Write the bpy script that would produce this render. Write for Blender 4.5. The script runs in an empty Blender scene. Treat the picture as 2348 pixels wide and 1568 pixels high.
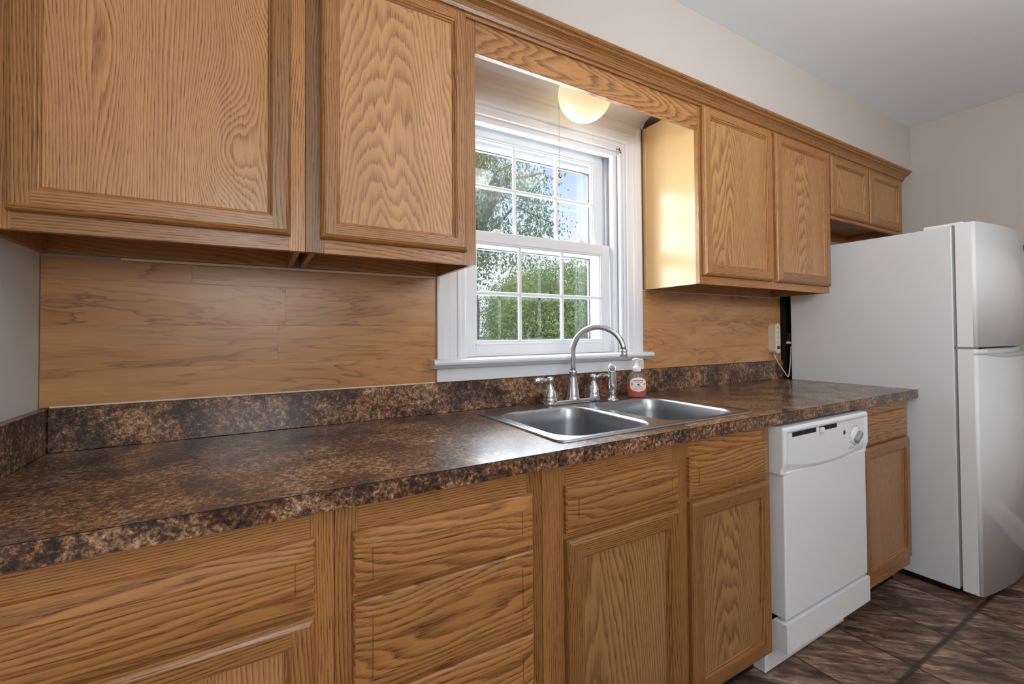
import bpy, bmesh, math, random
from mathutils import Vector, Matrix
sc = bpy.context.scene
COL = sc.collection
PI = math.pi

# ------------------------------------------------------------------ camera
W, H = 2348, 1568
cam_data = bpy.data.cameras.new('camera')
cam = bpy.data.objects.new('camera', cam_data)
COL.objects.link(cam)
yaw, pit, rol = -0.524, 0.0168, 0.0071
c, s = math.cos, math.sin
Rz = Matrix(((c(yaw), -s(yaw), 0), (s(yaw), c(yaw), 0), (0, 0, 1)))
Rx = Matrix(((1, 0, 0), (0, c(pit), -s(pit)), (0, s(pit), c(pit))))
Ry = Matrix(((c(rol), 0, s(rol)), (0, 1, 0), (-s(rol), 0, c(rol))))
R = Rz @ Rx @ Ry
right, fwd, up = R.col[0], R.col[1], R.col[2]
M = Matrix((right, up, -fwd)).transposed().to_4x4()
M.translation = (0.452, -1.502, 1.1946)
cam.matrix_world = M
cam_data.sensor_fit = 'HORIZONTAL'
cam_data.sensor_width = 36
cam_data.lens = 1017.26 * 36 / W
cam_data.shift_y = -37.5 / W
cam_data.clip_start = 0.02
sc.camera = cam

# ------------------------------------------------------------------ view
sc.view_settings.view_transform = 'Standard'
sc.view_settings.look = 'None'
sc.view_settings.exposure = -0.5
sc.view_settings.gamma = 1.0
sc.view_settings.use_curve_mapping = False

# ------------------------------------------------------------------ world
world = bpy.data.worlds.new('sky')
sc.world = world
world.use_nodes = True
nt = world.node_tree
bg = nt.nodes['Background']
tc = nt.nodes.new('ShaderNodeTexCoord')
sp = nt.nodes.new('ShaderNodeSeparateXYZ')
nt.links.new(tc.outputs['Generated'], sp.inputs[0])
rp = nt.nodes.new('ShaderNodeValToRGB')
nt.links.new(sp.outputs['Z'], rp.inputs[0])
rp.color_ramp.elements[0].position = 0.0
rp.color_ramp.elements[0].color = (0.92, 0.97, 1.0, 1)
rp.color_ramp.elements[1].position = 0.55
rp.color_ramp.elements[1].color = (0.38, 0.57, 0.95, 1)
e = rp.color_ramp.elements.new(0.16); e.color = (0.88, 0.94, 1.0, 1)
e = rp.color_ramp.elements.new(0.30); e.color = (0.58, 0.75, 1.0, 1)
nt.links.new(rp.outputs[0], bg.inputs['Color'])
bg.inputs['Strength'].default_value = 1.6

# ------------------------------------------------------------------ lights
def area(name, loc, target, sx, sy, power, color, spread=180):
    l = bpy.data.lights.new(name, 'AREA')
    l.shape = 'RECTANGLE'; l.size = sx; l.size_y = sy
    l.energy = power; l.color = color
    l.spread = math.radians(spread)
    o = bpy.data.objects.new(name, l); COL.objects.link(o)
    o.location = loc
    o.rotation_euler = (Vector(target) - Vector(loc)).to_track_quat('-Z', 'Y').to_euler()
    return o
# sun on the garden (comes over the roof from behind the house)
sl = bpy.data.lights.new('sun', 'SUN'); sl.energy = 5.0; sl.angle = 0.01; sl.color = (1, .95, .85)
so = bpy.data.objects.new('sun', sl); COL.objects.link(so); so.rotation_euler = (math.radians(48), 0, math.radians(-30))
# daylight through the sink window, through the rear window, the kitchen ceiling lamp, and two added fill lights
area('window_daylight', (1.51, 0.40, 1.62), (1.51, -1, 1.55), 0.95, 1.30, 88, (0.82, 0.92, 1.0))
area('rear_window_daylight', (0.46, -3.36, 1.77), (1.2, -0.9, 2.1),   .8, 1.0, 28, (0.95, 0.97, 1.0))
def lamp(name, loc, power, size, color):
    l = bpy.data.lights.new(name, 'POINT'); l.energy = power; l.color = color; l.shadow_soft_size = size
    o = bpy.data.objects.new(name, l); COL.objects.link(o); o.location = loc
lamp('kitchen_ceiling_lamp', (1.88, -1.22, 2.36), 2.2, .09, (1.0, 0.99, 0.97))
lamp('added_room_fill', (2.2, -2.75, 1.75), 11, .16, (1.0, 0.99, 0.98))  # added fill light hanging free below the ceiling, brightens the lower fronts
area('added_ceiling_uplight', (1.7, -2.1, 1.75), (2.0, -1.7, 2.46), .6, .6, 30, (0.97, 0.985, 1.0))  # added uplight without a fixture, brightens the ceiling and fills the room

# ------------------------------------------------------------------ node helper
class G:
    def __init__(self, name):
        self.m = bpy.data.materials.new(name); self.m.use_nodes = True
        self.t = self.m.node_tree
        self.b = self.t.nodes['Principled BSDF']
        self.out = self.t.nodes['Material Output']
    def n(self, typ, **kw):
        x = self.t.nodes.new(typ)
        for k, v in kw.items(): setattr(x, k, v)
        return x
    def put(self, sock, v):
        if hasattr(v, 'is_output') or isinstance(v, bpy.types.NodeSocket): self.t.links.new(v, sock)
        else: sock.default_value = v
    def math(self, op, a, b=0.0, cc=0.0):
        x = self.n('ShaderNodeMath', operation=op)
        self.put(x.inputs[0], a); self.put(x.inputs[1], b); self.put(x.inputs[2], cc)
        return x.outputs[0]
    def add(self, a, b): return self.math('ADD', a, b)
    def mul(self, a, b): return self.math('MULTIPLY', a, b)
    def vmul(self, v, k):
        x = self.n('ShaderNodeVectorMath', operation='MULTIPLY'); self.put(x.inputs[0], v); self.put(x.inputs[1], k)
        return x.outputs[0]
    def comb(self, x, y, z):
        k = self.n('ShaderNodeCombineXYZ')
        for i, v in enumerate((x, y, z)): self.put(k.inputs[i], v)
        return k.outputs[0]
    def noise(self, v, scale=1.0, detail=3.0, rough=0.55, dist=0.0):
        x = self.n('ShaderNodeTexNoise')
        self.put(x.inputs['Vector'], v); x.inputs['Scale'].default_value = scale
        x.inputs['Detail'].default_value = detail; x.inputs['Roughness'].default_value = rough
        x.inputs['Distortion'].default_value = dist
        return x.outputs['Fac']
    def ramp(self, f, stops, interp='LINEAR'):
        x = self.n('ShaderNodeValToRGB'); x.color_ramp.interpolation = interp
        self.put(x.inputs[0], f)
        el = x.color_ramp.elements
        while len(el) < len(stops): el.new(0.5)
        for k, (p, col) in enumerate(stops):
            el[k].position = p
            el[k].color = (col, col, col, 1) if isinstance(col, (int, float)) else (*col, 1)
        return x.outputs['Color']
    def mix(self, f, a, b, mode='MIX'):
        x = self.n('ShaderNodeMix', data_type='RGBA', blend_type=mode)
        self.put(x.inputs[0], f)
        for i, v in ((6, a), (7, b)):
            if isinstance(v, tuple): v = (*v, 1) if len(v) == 3 else v
            self.put(x.inputs[i], v)
        return x.outputs[2]
    def bump(self, h, strength, dist=0.002):
        x = self.n('ShaderNodeBump'); self.put(x.inputs['Height'], h)
        x.inputs['Strength'].default_value = strength; x.inputs['Distance'].default_value = dist
        self.t.links.new(x.outputs[0], self.b.inputs['Normal'])
    def obj(self): return self.n('ShaderNodeTexCoord').outputs['Object']
    def set(self, **kw):
        for k, v in kw.items():
            k = k.replace('_', ' ')
            if isinstance(v, tuple) and len(v) == 3: v = (*v, 1)
            self.put(self.b.inputs[k], v)
        return self.m

def srgb(r, g, b):
    f = lambda x: x / 12.92 if x <= .04045 else ((x + .055) / 1.055) ** 2.4
    return (f(r / 255), f(g / 255), f(b / 255))

def plain(name, col, rough=.5, metal=0.0, var=0.04, scale=6, bump=0.0, bscale=60, **kw):
    g = G(name)
    o = g.obj()
    n = g.noise(o, scale, 4)
    f = g.add(1 - var, g.mul(n, var * 2))
    cc = g.mix(1.0, tuple(col), g.comb(f, f, f), 'MULTIPLY')
    g.set(Base_Color=cc, Roughness=rough, Metallic=metal, **kw)
    if bump: g.bump(g.noise(o, bscale, 4), bump, .001)
    return g.m

def oak(name, light, dark, rough=.34, freq=190.0, knots=(), cc2=620.0, ca=15.0, wob=1.0):
    g = G(name)
    uv = g.n('ShaderNodeUVMap', uv_map='grain').outputs[0]
    sx = g.n('ShaderNodeSeparateXYZ'); g.put(sx.inputs[0], uv)
    a, cc = sx.outputs[0], sx.outputs[1]
    at = g.n('ShaderNodeAttribute', attribute_name='board')
    sc_ = g.n('ShaderNodeSeparateColor'); g.put(sc_.inputs[0], at.outputs['Color'])
    seed, bright, style, dist = sc_.outputs[0], sc_.outputs[1], sc_.outputs[2], at.outputs['Alpha']
    p = g.comb(a, cc, g.mul(seed, 40.0))
    nA = g.math('SUBTRACT', g.noise(g.vmul(p, (1.1, 6, 1)), 1, 2), .5)
    nB = g.math('SUBTRACT', g.noise(g.vmul(p, (5, 44, 1)), 1, 3), .5)
    nC = g.noise(g.vmul(p, (2.5, 26, 1)), 1, 3)
    off = g.math('MULTIPLY_ADD', seed, .05, -.025)
    cw = g.math('ADD', g.math('MULTIPLY_ADD', nA, .03, cc), off)
    cath = g.add(g.mul(g.mul(cw, cw), cc2), g.mul(a, ca))
    strt = g.mul(cw, freq)
    ph = g.add(g.mul(style, cath), g.mul(g.math('SUBTRACT', 1.0, style), strt))
    ph = g.add(ph, g.mul(g.mul(nA, dist), 22.0 * wob))
    ph = g.add(ph, g.mul(nB, g.math('MULTIPLY_ADD', style, .9, .7)))
    for ka, kc, amp, ra, rc in knots:
        da = g.math('DIVIDE', g.math('SUBTRACT', a, ka), ra); dc_ = g.math('DIVIDE', g.math('MULTIPLY_ADD', nB, .02, g.math('SUBTRACT', cc, kc)), rc)
        r2 = g.add(g.mul(da, da), g.mul(dc_, dc_))
        ph = g.add(ph, g.mul(g.math('EXPONENT', g.mul(r2, -1.0)), amp))
    f = g.math('FRACT', g.add(ph, g.mul(seed, 17.0)))
    d = g.ramp(f, [(0, .95), (.16, .75), (.5, .22), (.85, .04), (1, .85)])
    por = g.ramp(g.noise(g.vmul(p, (26, 620, 1)), 1, 2), [(.5, 0), (.66, 1)])
    tot = g.add(g.mul(d, .60), g.mul(por, g.math('MULTIPLY_ADD', d, .5, .16)))
    tot = g.math('MINIMUM', g.add(tot, g.math('MULTIPLY_ADD', nC, .5, -.25)), 1.0)
    col = g.mix(g.math('MAXIMUM', tot, 0.0), tuple(light), tuple(dark))
    br = g.mul(bright, g.math('MULTIPLY_ADD', g.noise(g.vmul(p, (1.2, 5, 1)), 1, 2), .3, .85))
    col = g.mix(1.0, col, g.comb(br, br, br), 'MULTIPLY')
    g.set(Base_Color=col, Roughness=g.math('MULTIPLY_ADD', por, .1, rough), Coat_Weight=.14, Coat_Roughness=.18)
    g.bump(g.math('SUBTRACT', 1.0, g.add(g.mul(d, .5), por)), .12, .0006)
    return g.m

def laminate_wood(name):
    g = G(name)
    uv = g.n('ShaderNodeUVMap', uv_map='grain').outputs[0]
    sx = g.n('ShaderNodeSeparateXYZ'); g.put(sx.inputs[0], uv)
    at = g.n('ShaderNodeAttribute', attribute_name='board')
    sc_ = g.n('ShaderNodeSeparateColor'); g.put(sc_.inputs[0], at.outputs['Color'])
    p = g.comb(sx.outputs[0], sx.outputs[1], g.mul(sc_.outputs[0], 40.0))
    n1 = g.noise(g.vmul(p, (1.2, 9.5, 1)), 1, 4, .58, .5)
    f = g.math('FRACT', g.mul(n1, 11.0))
    thin = g.ramp(f, [(0, 1), (.05, .55), (.3, .08), (.9, 0), (1, .7)])
    fine = g.noise(g.vmul(p, (10, 260, 1)), 1, 3)
    broad = g.noise(g.vmul(p, (3, 14, 1)), 1, 3)
    gate = g.ramp(g.noise(g.vmul(p, (3.5, 9, 1)), 1, 2), [(.38, .15), (.62, 1)])
    t = g.mul(thin, g.mul(gate, .8))
    base = g.mix(g.ramp(broad, [(.3, 0), (.7, 1)]), srgb(206, 156, 103), srgb(184, 130, 81))
    base = g.mix(g.mul(fine, .4), base, srgb(154, 104, 64))
    col = g.mix(t, base, srgb(84, 46, 24))
    br = sc_.outputs[1]
    col = g.mix(1.0, col, g.comb(br, br, br), 'MULTIPLY')
    g.set(Base_Color=col, Roughness=.3)
    g.bump(fine, .08, .0005)
    return g.m

def countertop_mat(name):
    g = G(name); o = g.obj()
    n1 = g.noise(o, 9, 4, .55, .4)
    n2 = g.noise(o, 78, 8, .8, .3)
    n3 = g.noise(o, 190, 5, .7)
    v = g.add(g.mul(n1, .34), g.add(g.mul(n2, .74), g.mul(n3, .42)))
    col = g.ramp(v, [(.65, srgb(30, 22, 19)), (.715, srgb(70, 48, 37)), (.77, srgb(120, 86, 62)),
                     (.82, srgb(170, 130, 95)), (.89, srgb(214, 182, 148))])
    hue = g.noise(o, 16, 4)
    col = g.mix(g.ramp(hue, [(.48, 0), (.62, .6)]), col, g.mix(1.0, col, (1.0, .76, .50), 'MULTIPLY'))
    blk = g.ramp(g.add(g.mul(g.noise(o, 30, 7, .78), .7), g.mul(n3, .3)), [(.53, 0), (.60, .85)])
    col = g.mix(blk, col, srgb(36, 27, 24))
    g.set(Base_Color=col, Roughness=.32, Coat_Weight=.4, Coat_Roughness=.12)
    g.bump(n3, .04, .0004)
    return g.m

def floor_mat(name):
    g = G(name); o = g.obj()
    T = .311
    sx = g.n('ShaderNodeSeparateXYZ'); g.put(sx.inputs[0], o)
    tx = g.math('DIVIDE', g.math('SUBTRACT', sx.outputs[0], 2.482 - 10 * T), T)
    ty = g.math('DIVIDE', g.math('SUBTRACT', sx.outputs[1], -.835 - 20 * T), T)
    fx, fy = g.math('FRACT', tx), g.math('FRACT', ty)
    ix, iy = g.math('FLOOR', tx), g.math('FLOOR', ty)
    wn = g.n('ShaderNodeTexWhiteNoise', noise_dimensions='2D'); g.put(wn.inputs[0], g.comb(ix, iy, 0.0))
    r = wn.outputs['Value']
    ex = g.math('MINIMUM', fx, g.math('SUBTRACT', 1.0, fx)); ey = g.math('MINIMUM', fy, g.math('SUBTRACT', 1.0, fy))
    edge = g.ramp(g.math('MINIMUM', ex, g.mul(ey, .55)), [(.009, 1), (.02, 0)])
    p = g.comb(g.add(sx.outputs[0], g.mul(r, 7.0)), g.add(sx.outputs[1], g.mul(r, 13.0)), g.mul(r, 30.0))
    rot = g.n('ShaderNodeVectorRotate', rotation_type='Z_AXIS'); g.put(rot.inputs[0], p); rot.inputs['Angle'].default_value = .75
    q = rot.outputs[0]
    n1 = g.noise(g.vmul(q, (4, 14, 1)), 1, 8, .65, 1.2)
    n2 = g.noise(g.vmul(q, (12, 60, 1)), 1, 6, .7, .6)
    col = g.ramp(g.add(g.mul(n1, .6), g.mul(n2, .4)), [(.34, srgb(46, 36, 31)), (.44, srgb(82, 63, 52)), (.52, srgb(122, 94, 77)), (.60, srgb(168, 140, 120)), (.70, srgb(226, 210, 194))])
    br = g.math('MULTIPLY_ADD', r, .35, .92)
    col = g.mix(1.0, col, g.comb(br, br, br), 'MULTIPLY')
    col = g.mix(g.mul(edge, .8), col, srgb(48, 38, 31))
    g.set(Base_Color=col, Roughness=.42)
    g.bump(g.math('SUBTRACT', n2, edge), .25, .0015)
    return g.m

def glass_mat(name):
    g = G(name)
    tr = g.n('ShaderNodeBsdfTransparent'); gl = g.n('ShaderNodeBsdfGlossy'); gl.inputs['Roughness'].default_value = .02
    lw = g.n('ShaderNodeLayerWeight'); lw.inputs[0].default_value = .5
    fr = g.math('MULTIPLY_ADD', g.math('POWER', lw.outputs['Facing'], 5.0), .9, .03)
    mx = g.n('ShaderNodeMixShader')
    dust = g.math('ADD', fr, g.mul(g.noise(g.obj(), 5, 2), .01))
    g.put(mx.inputs[0], dust); g.put(mx.inputs[1], tr.outputs[0]); g.put(mx.inputs[2], gl.outputs[0])
    g.put(g.out.inputs['Surface'], mx.outputs[0])
    return g.m

def leaf_mat(name, c1, c2, scale=2.0):
    g = G(name)
    n = g.noise(g.obj(), scale, 3)
    col = g.mix(g.ramp(n, [(.35, 0), (.65, 1)]), tuple(c1), tuple(c2))
    d = g.n('ShaderNodeBsdfDiffuse'); t = g.n('ShaderNodeBsdfTranslucent')
    g.put(d.inputs[0], col); g.put(t.inputs[0], col)
    mx = g.n('ShaderNodeMixShader'); mx.inputs[0].default_value = .45
    g.put(mx.inputs[1], d.outputs[0]); g.put(mx.inputs[2], t.outputs[0])
    g.put(g.out.inputs['Surface'], mx.outputs[0])
    return g.m

def emit_mat(name, col, st, rim):
    g = G(name)
    lw = g.n('ShaderNodeLayerWeight'); lw.inputs[0].default_value = .35
    n = g.noise(g.obj(), 7, 2)
    cc = g.mix(g.ramp(n, [(.35, 0), (.7, 1)]), tuple(col), tuple(rim))
    g.set(Base_Color=(.42, .36, .26), Roughness=.25, Emission_Color=cc, Emission_Strength=st)
    return g.m

OAK = oak('oak_upper', srgb(197, 138, 77), srgb(98, 54, 24))
PANEL = oak('oak_veneer', srgb(210, 156, 100), srgb(136, 84, 42), freq=150.0)
PLY = oak('oak_veneer_broad', srgb(208, 158, 104), srgb(150, 98, 54), cc2=260.0, ca=13.0, wob=.7)
DRAWER = oak('oak_drawer', srgb(198, 139, 77), srgb(96, 52, 22), freq=80.0)
KNOT = oak('oak_veneer_knotted', srgb(210, 156, 100), srgb(136, 84, 42), freq=150.0, knots=[(-.17, .105, 11, .13, .05), (-.02, -.085, -6, .24, .035), (.2, .16, 7, .1, .05)])
BOXW = plain('birch_ply', srgb(228, 190, 134), .2, var=.08, scale=4, Specular_IOR_Level=.4)
INNER = oak('oak_under', srgb(190, 136, 84), srgb(140, 88, 46), .45)
LAM = laminate_wood('laminate_plank')
TOP = countertop_mat('counter_laminate')
SEAM = plain('counter_seam', srgb(30, 22, 18), .5)
FLOOR = floor_mat('slate_vinyl')
WALL = plain('wall_paint', srgb(194, 185, 176), .75, var=.02, bump=.05, bscale=240)
LWALL = plain('grey_wall_paint', srgb(226, 228, 225), .7, var=.03, bump=.05, bscale=240)
CEIL = plain('ceiling_paint', srgb(230, 234, 239), .85, var=.015, bump=.06, bscale=150)
WHITE = plain('white_gloss_paint', srgb(232, 233, 235), .32, var=.02)
VINYL = plain('white_vinyl', srgb(228, 229, 232), .38, var=.015)
APPL = plain('white_enamel', srgb(238, 240, 242), .12, var=.01, scale=3, Specular_IOR_Level=.22)
FRIDGE = plain('white_textured_enamel', srgb(224, 227, 230), .3, var=.015, bump=.05, bscale=500)
GREYP = plain('grey_plastic', srgb(150, 152, 155), .4)
DGREY = plain('dark_grey', srgb(62, 63, 66), .5)
BLACK = plain('black', srgb(16, 15, 15), .6)
STEEL = plain('brushed_steel', srgb(178, 179, 182), .27, 1.0, var=.05, scale=30)
STEELB = plain('brushed_steel_bowl', srgb(168, 169, 172), .33, 1.0, var=.05, scale=20)
CHROME = plain('chrome', srgb(226, 228, 232), .06, 1.0, var=.01)
CREAM = plain('cream_plastic', srgb(228, 216, 192), .45)
CAULK = plain('cream_strip', srgb(226, 214, 192), .6)
RED = plain('red_switch', srgb(190, 30, 20), .35)
GLASS = glass_mat('window_glass')
ORANGE_L = plain('orange', srgb(240, 150, 40), .5)
BLUE = plain('blue_print', srgb(28, 70, 150), .5)
REDP = plain('red_print', srgb(196, 60, 60), .5)
LABEL = plain('label_paper', srgb(248, 232, 222), .5)
PUMP = plain('white_pump', srgb(240, 240, 240), .35)
INK = plain('grey_ink', srgb(110, 112, 116), .6)
def thin_mat(name, tint, gloss, body=None, bmix=0.0):
    g = G(name)
    tr = g.n('ShaderNodeBsdfTransparent'); g.put(tr.inputs[0], (*tint, 1))
    gl = g.n('ShaderNodeBsdfGlossy'); gl.inputs['Roughness'].default_value = .06
    sh = tr.outputs[0]
    if body:
        d = g.n('ShaderNodeBsdfDiffuse'); g.put(d.inputs[0], (*body, 1))
        t = g.n('ShaderNodeBsdfTranslucent'); g.put(t.inputs[0], (*body, 1))
        m0 = g.n('ShaderNodeMixShader'); m0.inputs[0].default_value = .5; g.put(m0.inputs[1], d.outputs[0]); g.put(m0.inputs[2], t.outputs[0])
        m1 = g.n('ShaderNodeMixShader'); m1.inputs[0].default_value = bmix; g.put(m1.inputs[1], sh); g.put(m1.inputs[2], m0.outputs[0]); sh = m1.outputs[0]
    lw = g.n('ShaderNodeLayerWeight'); lw.inputs[0].default_value = .5
    fr = g.math('MULTIPLY_ADD', g.math('POWER', lw.outputs['Facing'], 4.0), .7, gloss)
    mx = g.n('ShaderNodeMixShader'); g.put(mx.inputs[0], fr); g.put(mx.inputs[1], sh); g.put(mx.inputs[2], gl.outputs[0])
    g.put(g.out.inputs['Surface'], mx.outputs[0])
    return g.m
CLEAR = thin_mat('clear_plastic', (.97, .95, .95), .05, (.95, .9, .9), .10)
SOAP = thin_mat('orange_soap', (1, .5, .3), .04, srgb(250, 112, 52), .75)
SHADE = emit_mat('glowing_glass', (1.0, .80, .46), 1.15, (1.0, .70, .40))
BARK = plain('bark', srgb(92, 80, 68), .9, var=.2, scale=12)
GRASS = plain('grass', srgb(104, 132, 72), .9, var=.15, scale=2)
ROAD = plain('pale_concrete', srgb(200, 198, 192), .9)
LEAF1 = leaf_mat('leaf_dark', srgb(98, 130, 98), srgb(140, 160, 116), .8)
LEAF2 = leaf_mat('leaf_yellow_green', srgb(136, 164, 112), srgb(190, 198, 122), .25)
LEAF3 = leaf_mat('leaf_blue_green', srgb(116, 154, 146), srgb(140, 172, 152), .5)
LEAF4 = leaf_mat('leaf_rust', srgb(170, 140, 96), srgb(120, 138, 92), 1.0)

# ------------------------------------------------------------------ mesh builder
ORG = {}
class P:
    def __init__(self):
        self.bm = bmesh.new()
        self.uv = self.bm.loops.layers.uv.new('grain')
        self.cl = self.bm.loops.layers.float_color.new('board')
    def paint(self, faces, g, ctr, brd):
        gi = 'xyz'.index(g)
        for f in faces:
            n = f.normal if f.normal.length > 0 else Vector((0, 1, 0))
            ni = max(range(3), key=lambda i: abs(n[i]))
            if ni == gi: ai, ci = [i for i in range(3) if i != gi]
            else: ai, ci = gi, [i for i in range(3) if i not in (gi, ni)][0]
            for l in f.loops:
                co = l.vert.co
                l[self.uv].uv = (co[ai] - ctr[ai], co[ci] - ctr[ci])
                l[self.cl] = brd
    def box(self, x0, x1, y0, y1, z0, z1, g='z', brd=(.3, 1, 0, .3), bev=0.0, seg=1):
        r = bmesh.ops.create_cube(self.bm, size=1.0)
        for v in r['verts']:
            v.co = Vector((x0 + (v.co.x + .5) * (x1 - x0), y0 + (v.co.y + .5) * (y1 - y0), z0 + (v.co.z + .5) * (z1 - z0)))
        fs = set(f for v in r['verts'] for f in v.link_faces)
        if bev:
            es = list(set(e for v in r['verts'] for e in v.link_edges))
            rb = bmesh.ops.bevel(self.bm, geom=es, offset=bev, segments=seg, profile=.5, affect='EDGES', clamp_overlap=True)
            vs = set(v for f in rb['faces'] for v in f.verts) | set(v for f in fs if f.is_valid for v in f.verts)
            fs = set(f for v in vs for f in v.link_faces)
        for f in fs: f.normal_update()
        self.paint(fs, g, ((x0 + x1) / 2, (y0 + y1) / 2, (z0 + z1) / 2), brd)
        return fs
    def face(self, pts, g='z', ctr=(0, 0, 0), brd=(.3, 1, 0, .3), smooth=False):
        f = self.bm.faces.new([self.bm.verts.new(p) for p in pts])
        f.normal_update(); f.smooth = smooth
        self.paint([f], g, ctr, brd)
        return f
    def sweep(self, x0, x1, z0, z1, yb, prof, gh='x', gv='z', brd=None, ctrs=None):
        """rectangular ring in the XZ plane: profile = [(inset, protrusion towards -y)]"""
        brd = brd or [(.3, 1, 0, .3)] * 4
        rings = []
        for ins, pr in prof:
            rings.append([(x0 + ins, yb - pr, z0 + ins), (x1 - ins, yb - pr, z0 + ins), (x1 - ins, yb - pr, z1 - ins), (x0 + ins, yb - pr, z1 - ins)])
        cx, cz = (x0 + x1) / 2, (z0 + z1) / 2
        for a, b in zip(rings, rings[1:]):
            for k in range(4):
                k2 = (k + 1) % 4
                self.face([a[k], a[k2], b[k2], b[k]], gh if k in (0, 2) else gv, ctrs[k] if ctrs else (cx, yb, cz), brd[k])
    def extrude(self, prof, x0, x1, g='x', brd=(.3, 1, 0, .3), axis='x', smooth=False, cap=True):
        """closed profile polygon [(p,q)] extruded along axis (x: p=y q=z ; z: p=x q=y ; y: p=x q=z)"""
        def pt(p, q, t): return (t, p, q) if axis == 'x' else (p, q, t) if axis == 'z' else (p, t, q)
        A = [self.bm.verts.new(pt(p, q, x0)) for p, q in prof]
        B = [self.bm.verts.new(pt(p, q, x1)) for p, q in prof]
        n = len(prof); fs = []
        for i in range(n):
            f = self.bm.faces.new((A[i], A[(i + 1) % n], B[(i + 1) % n], B[i])); f.smooth = smooth; fs.append(f)
        if cap: fs.append(self.bm.faces.new(A[::-1])); fs.append(self.bm.faces.new(B))
        for f in fs: f.normal_update()
        c0 = Vector(pt(sum(p for p, q in prof) / n, sum(q for p, q in prof) / n, (x0 + x1) / 2))
        self.paint(fs, g, c0, brd)
        return fs
    def lathe(self, base, prof, seg=28, axis=(0, 0, 1), squash=(1, 1), cap=True):
        """prof = [(radius, height along axis)]"""
        q = Vector((0, 0, 1)).rotation_difference(Vector(axis)); base = Vector(base)
        rings = []
        for r, h in prof:
            ring = []
            for k in range(seg):
                t = 2 * PI * k / seg
                ring.append(self.bm.verts.new(base + q @ Vector((r * math.cos(t) * squash[0], r * math.sin(t) * squash[1], h))))
            rings.append(ring)
        for a, b in zip(rings, rings[1:]):
            for k in range(seg):
                f = self.bm.faces.new((a[k], a[(k + 1) % seg], b[(k + 1) % seg], b[k])); f.smooth = True
        if cap:
            if prof[0][0] > 1e-5: self.bm.faces.new(rings[0][::-1])
            if prof[-1][0] > 1e-5: self.bm.faces.new(rings[-1])
    def tube(self, pts, rad, seg=14, cap=True):
        pts = [Vector(p) for p in pts]
        rads = rad if isinstance(rad, (list, tuple)) else [rad] * len(pts)
        prev = None; rings = []
        for i, p in enumerate(pts):
            d = (pts[min(i + 1, len(pts) - 1)] - pts[max(i - 1, 0)]).normalized()
            if prev is None:
                u = d.orthogonal().normalized()
            else:
                u = (prev - d * prev.dot(d)).normalized()
            prev = u; v = d.cross(u)
            rings.append([self.bm.verts.new(p + (u * math.cos(2 * PI * k / seg) + v * math.sin(2 * PI * k / seg)) * rads[i]) for k in range(seg)])
        for a, b in zip(rings, rings[1:]):
            for k in range(seg):
                f = self.bm.faces.new((a[k], a[(k + 1) % seg], b[(k + 1) % seg], b[k])); f.smooth = True
        if cap: self.bm.faces.new(rings[0][::-1]); self.bm.faces.new(rings[-1])
    def done(self, name, mat, parent=None, org=None, fix=True):
        if fix: bmesh.ops.recalc_face_normals(self.bm, faces=self.bm.faces[:])
        me = bpy.data.meshes.new(name)
        o = bpy.data.objects.new(name, me); COL.objects.link(o)
        if parent is not None: org = ORG[parent.name]
        org = Vector(org or (0, 0, 0))
        bmesh.ops.translate(self.bm, verts=self.bm.verts[:], vec=-org)
        self.bm.to_mesh(me); self.bm.free()
        me.materials.append(mat)
        ORG[o.name] = tuple(org)
        if parent is not None: o.parent = parent
        else: o.location = org
        return o

def tag(o, label, cat, group=None):
    o['label'] = label; o['category'] = cat
    if group: o['group'] = group
    return o
def thing(name, label, cat, loc, group=None):
    o = bpy.data.objects.new(name, None); COL.objects.link(o)
    o.empty_display_size = .05
    o.location = loc; ORG[o.name] = tuple(loc)
    return tag(o, label, cat, group)
def struct(p, name, mat, parent=None):
    o = p.done(name, mat, parent)
    if parent is None: o['kind'] = 'structure'
    return o
def smooth_all(p):
    for f in p.bm.faces: f.smooth = True

# ------------------------------------------------------------------ room shell
XW, ZC, YB = 4.016, 2.467, -3.4
ZT = .914                                           # worktop height
wx0, wx1, wz0, wz1 = 1.098, 1.922, 1.085, 2.060      # clear window opening
p = P(); p.box(-.15, XW + .15, YB - .15, .18, -.1, 0); struct(p, 'floor', FLOOR)
p = P(); p.box(-.15, XW + .15, YB - .15, .18, ZC, ZC + .12); struct(p, 'ceiling', CEIL)
p = P()
p.box(-.15, wx0, 0, .17, 0, ZC); p.box(wx1, XW + .15, 0, .17, 0, ZC)
p.box(wx0, wx1, 0, .17, 0, wz0); p.box(wx0, wx1, 0, .17, wz1, ZC)
struct(p, 'wall_back', WALL)
p = P(); p.box(-.15, 0, YB, 0, 0, ZC); struct(p, 'wall_left', LWALL)
p = P(); p.box(XW, XW + .15, YB, 0, 0, ZC); struct(p, 'wall_right', WALL)
p = P()   # wall behind the camera, with its own window opening
rx0, rx1, rz0, rz1 = .09, .86, 1.25, 2.28
p.box(-.15, rx0, YB - .15, YB, 0, ZC); p.box(rx1, XW + .15, YB - .15, YB, 0, ZC)
p.box(rx0, rx1, YB - .15, YB, 0, rz0); p.box(rx0, rx1, YB - .15, YB, rz1, ZC)
struct(p, 'wall_front', WALL)
p = P(); p.box(0, XW, -.361, 0, 2.192, ZC); struct(p, 'wall_soffit', WALL)
p = P(); p.extrude([(-.0, 2.152), (-.016, 2.152), (-.018, 2.160), (-.024, 2.170), (-.036, 2.180), (-.055, 2.187), (-.085, 2.1905), (-.085, 2.192), (0, 2.192)], 1.02, 2.031)
struct(p, 'trim_1', WHITE)
bprof = [(0, 0), (.016, 0), (.016, .10), (.013, .108), (.013, .116), (.006, .135), (0, .14)]
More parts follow.
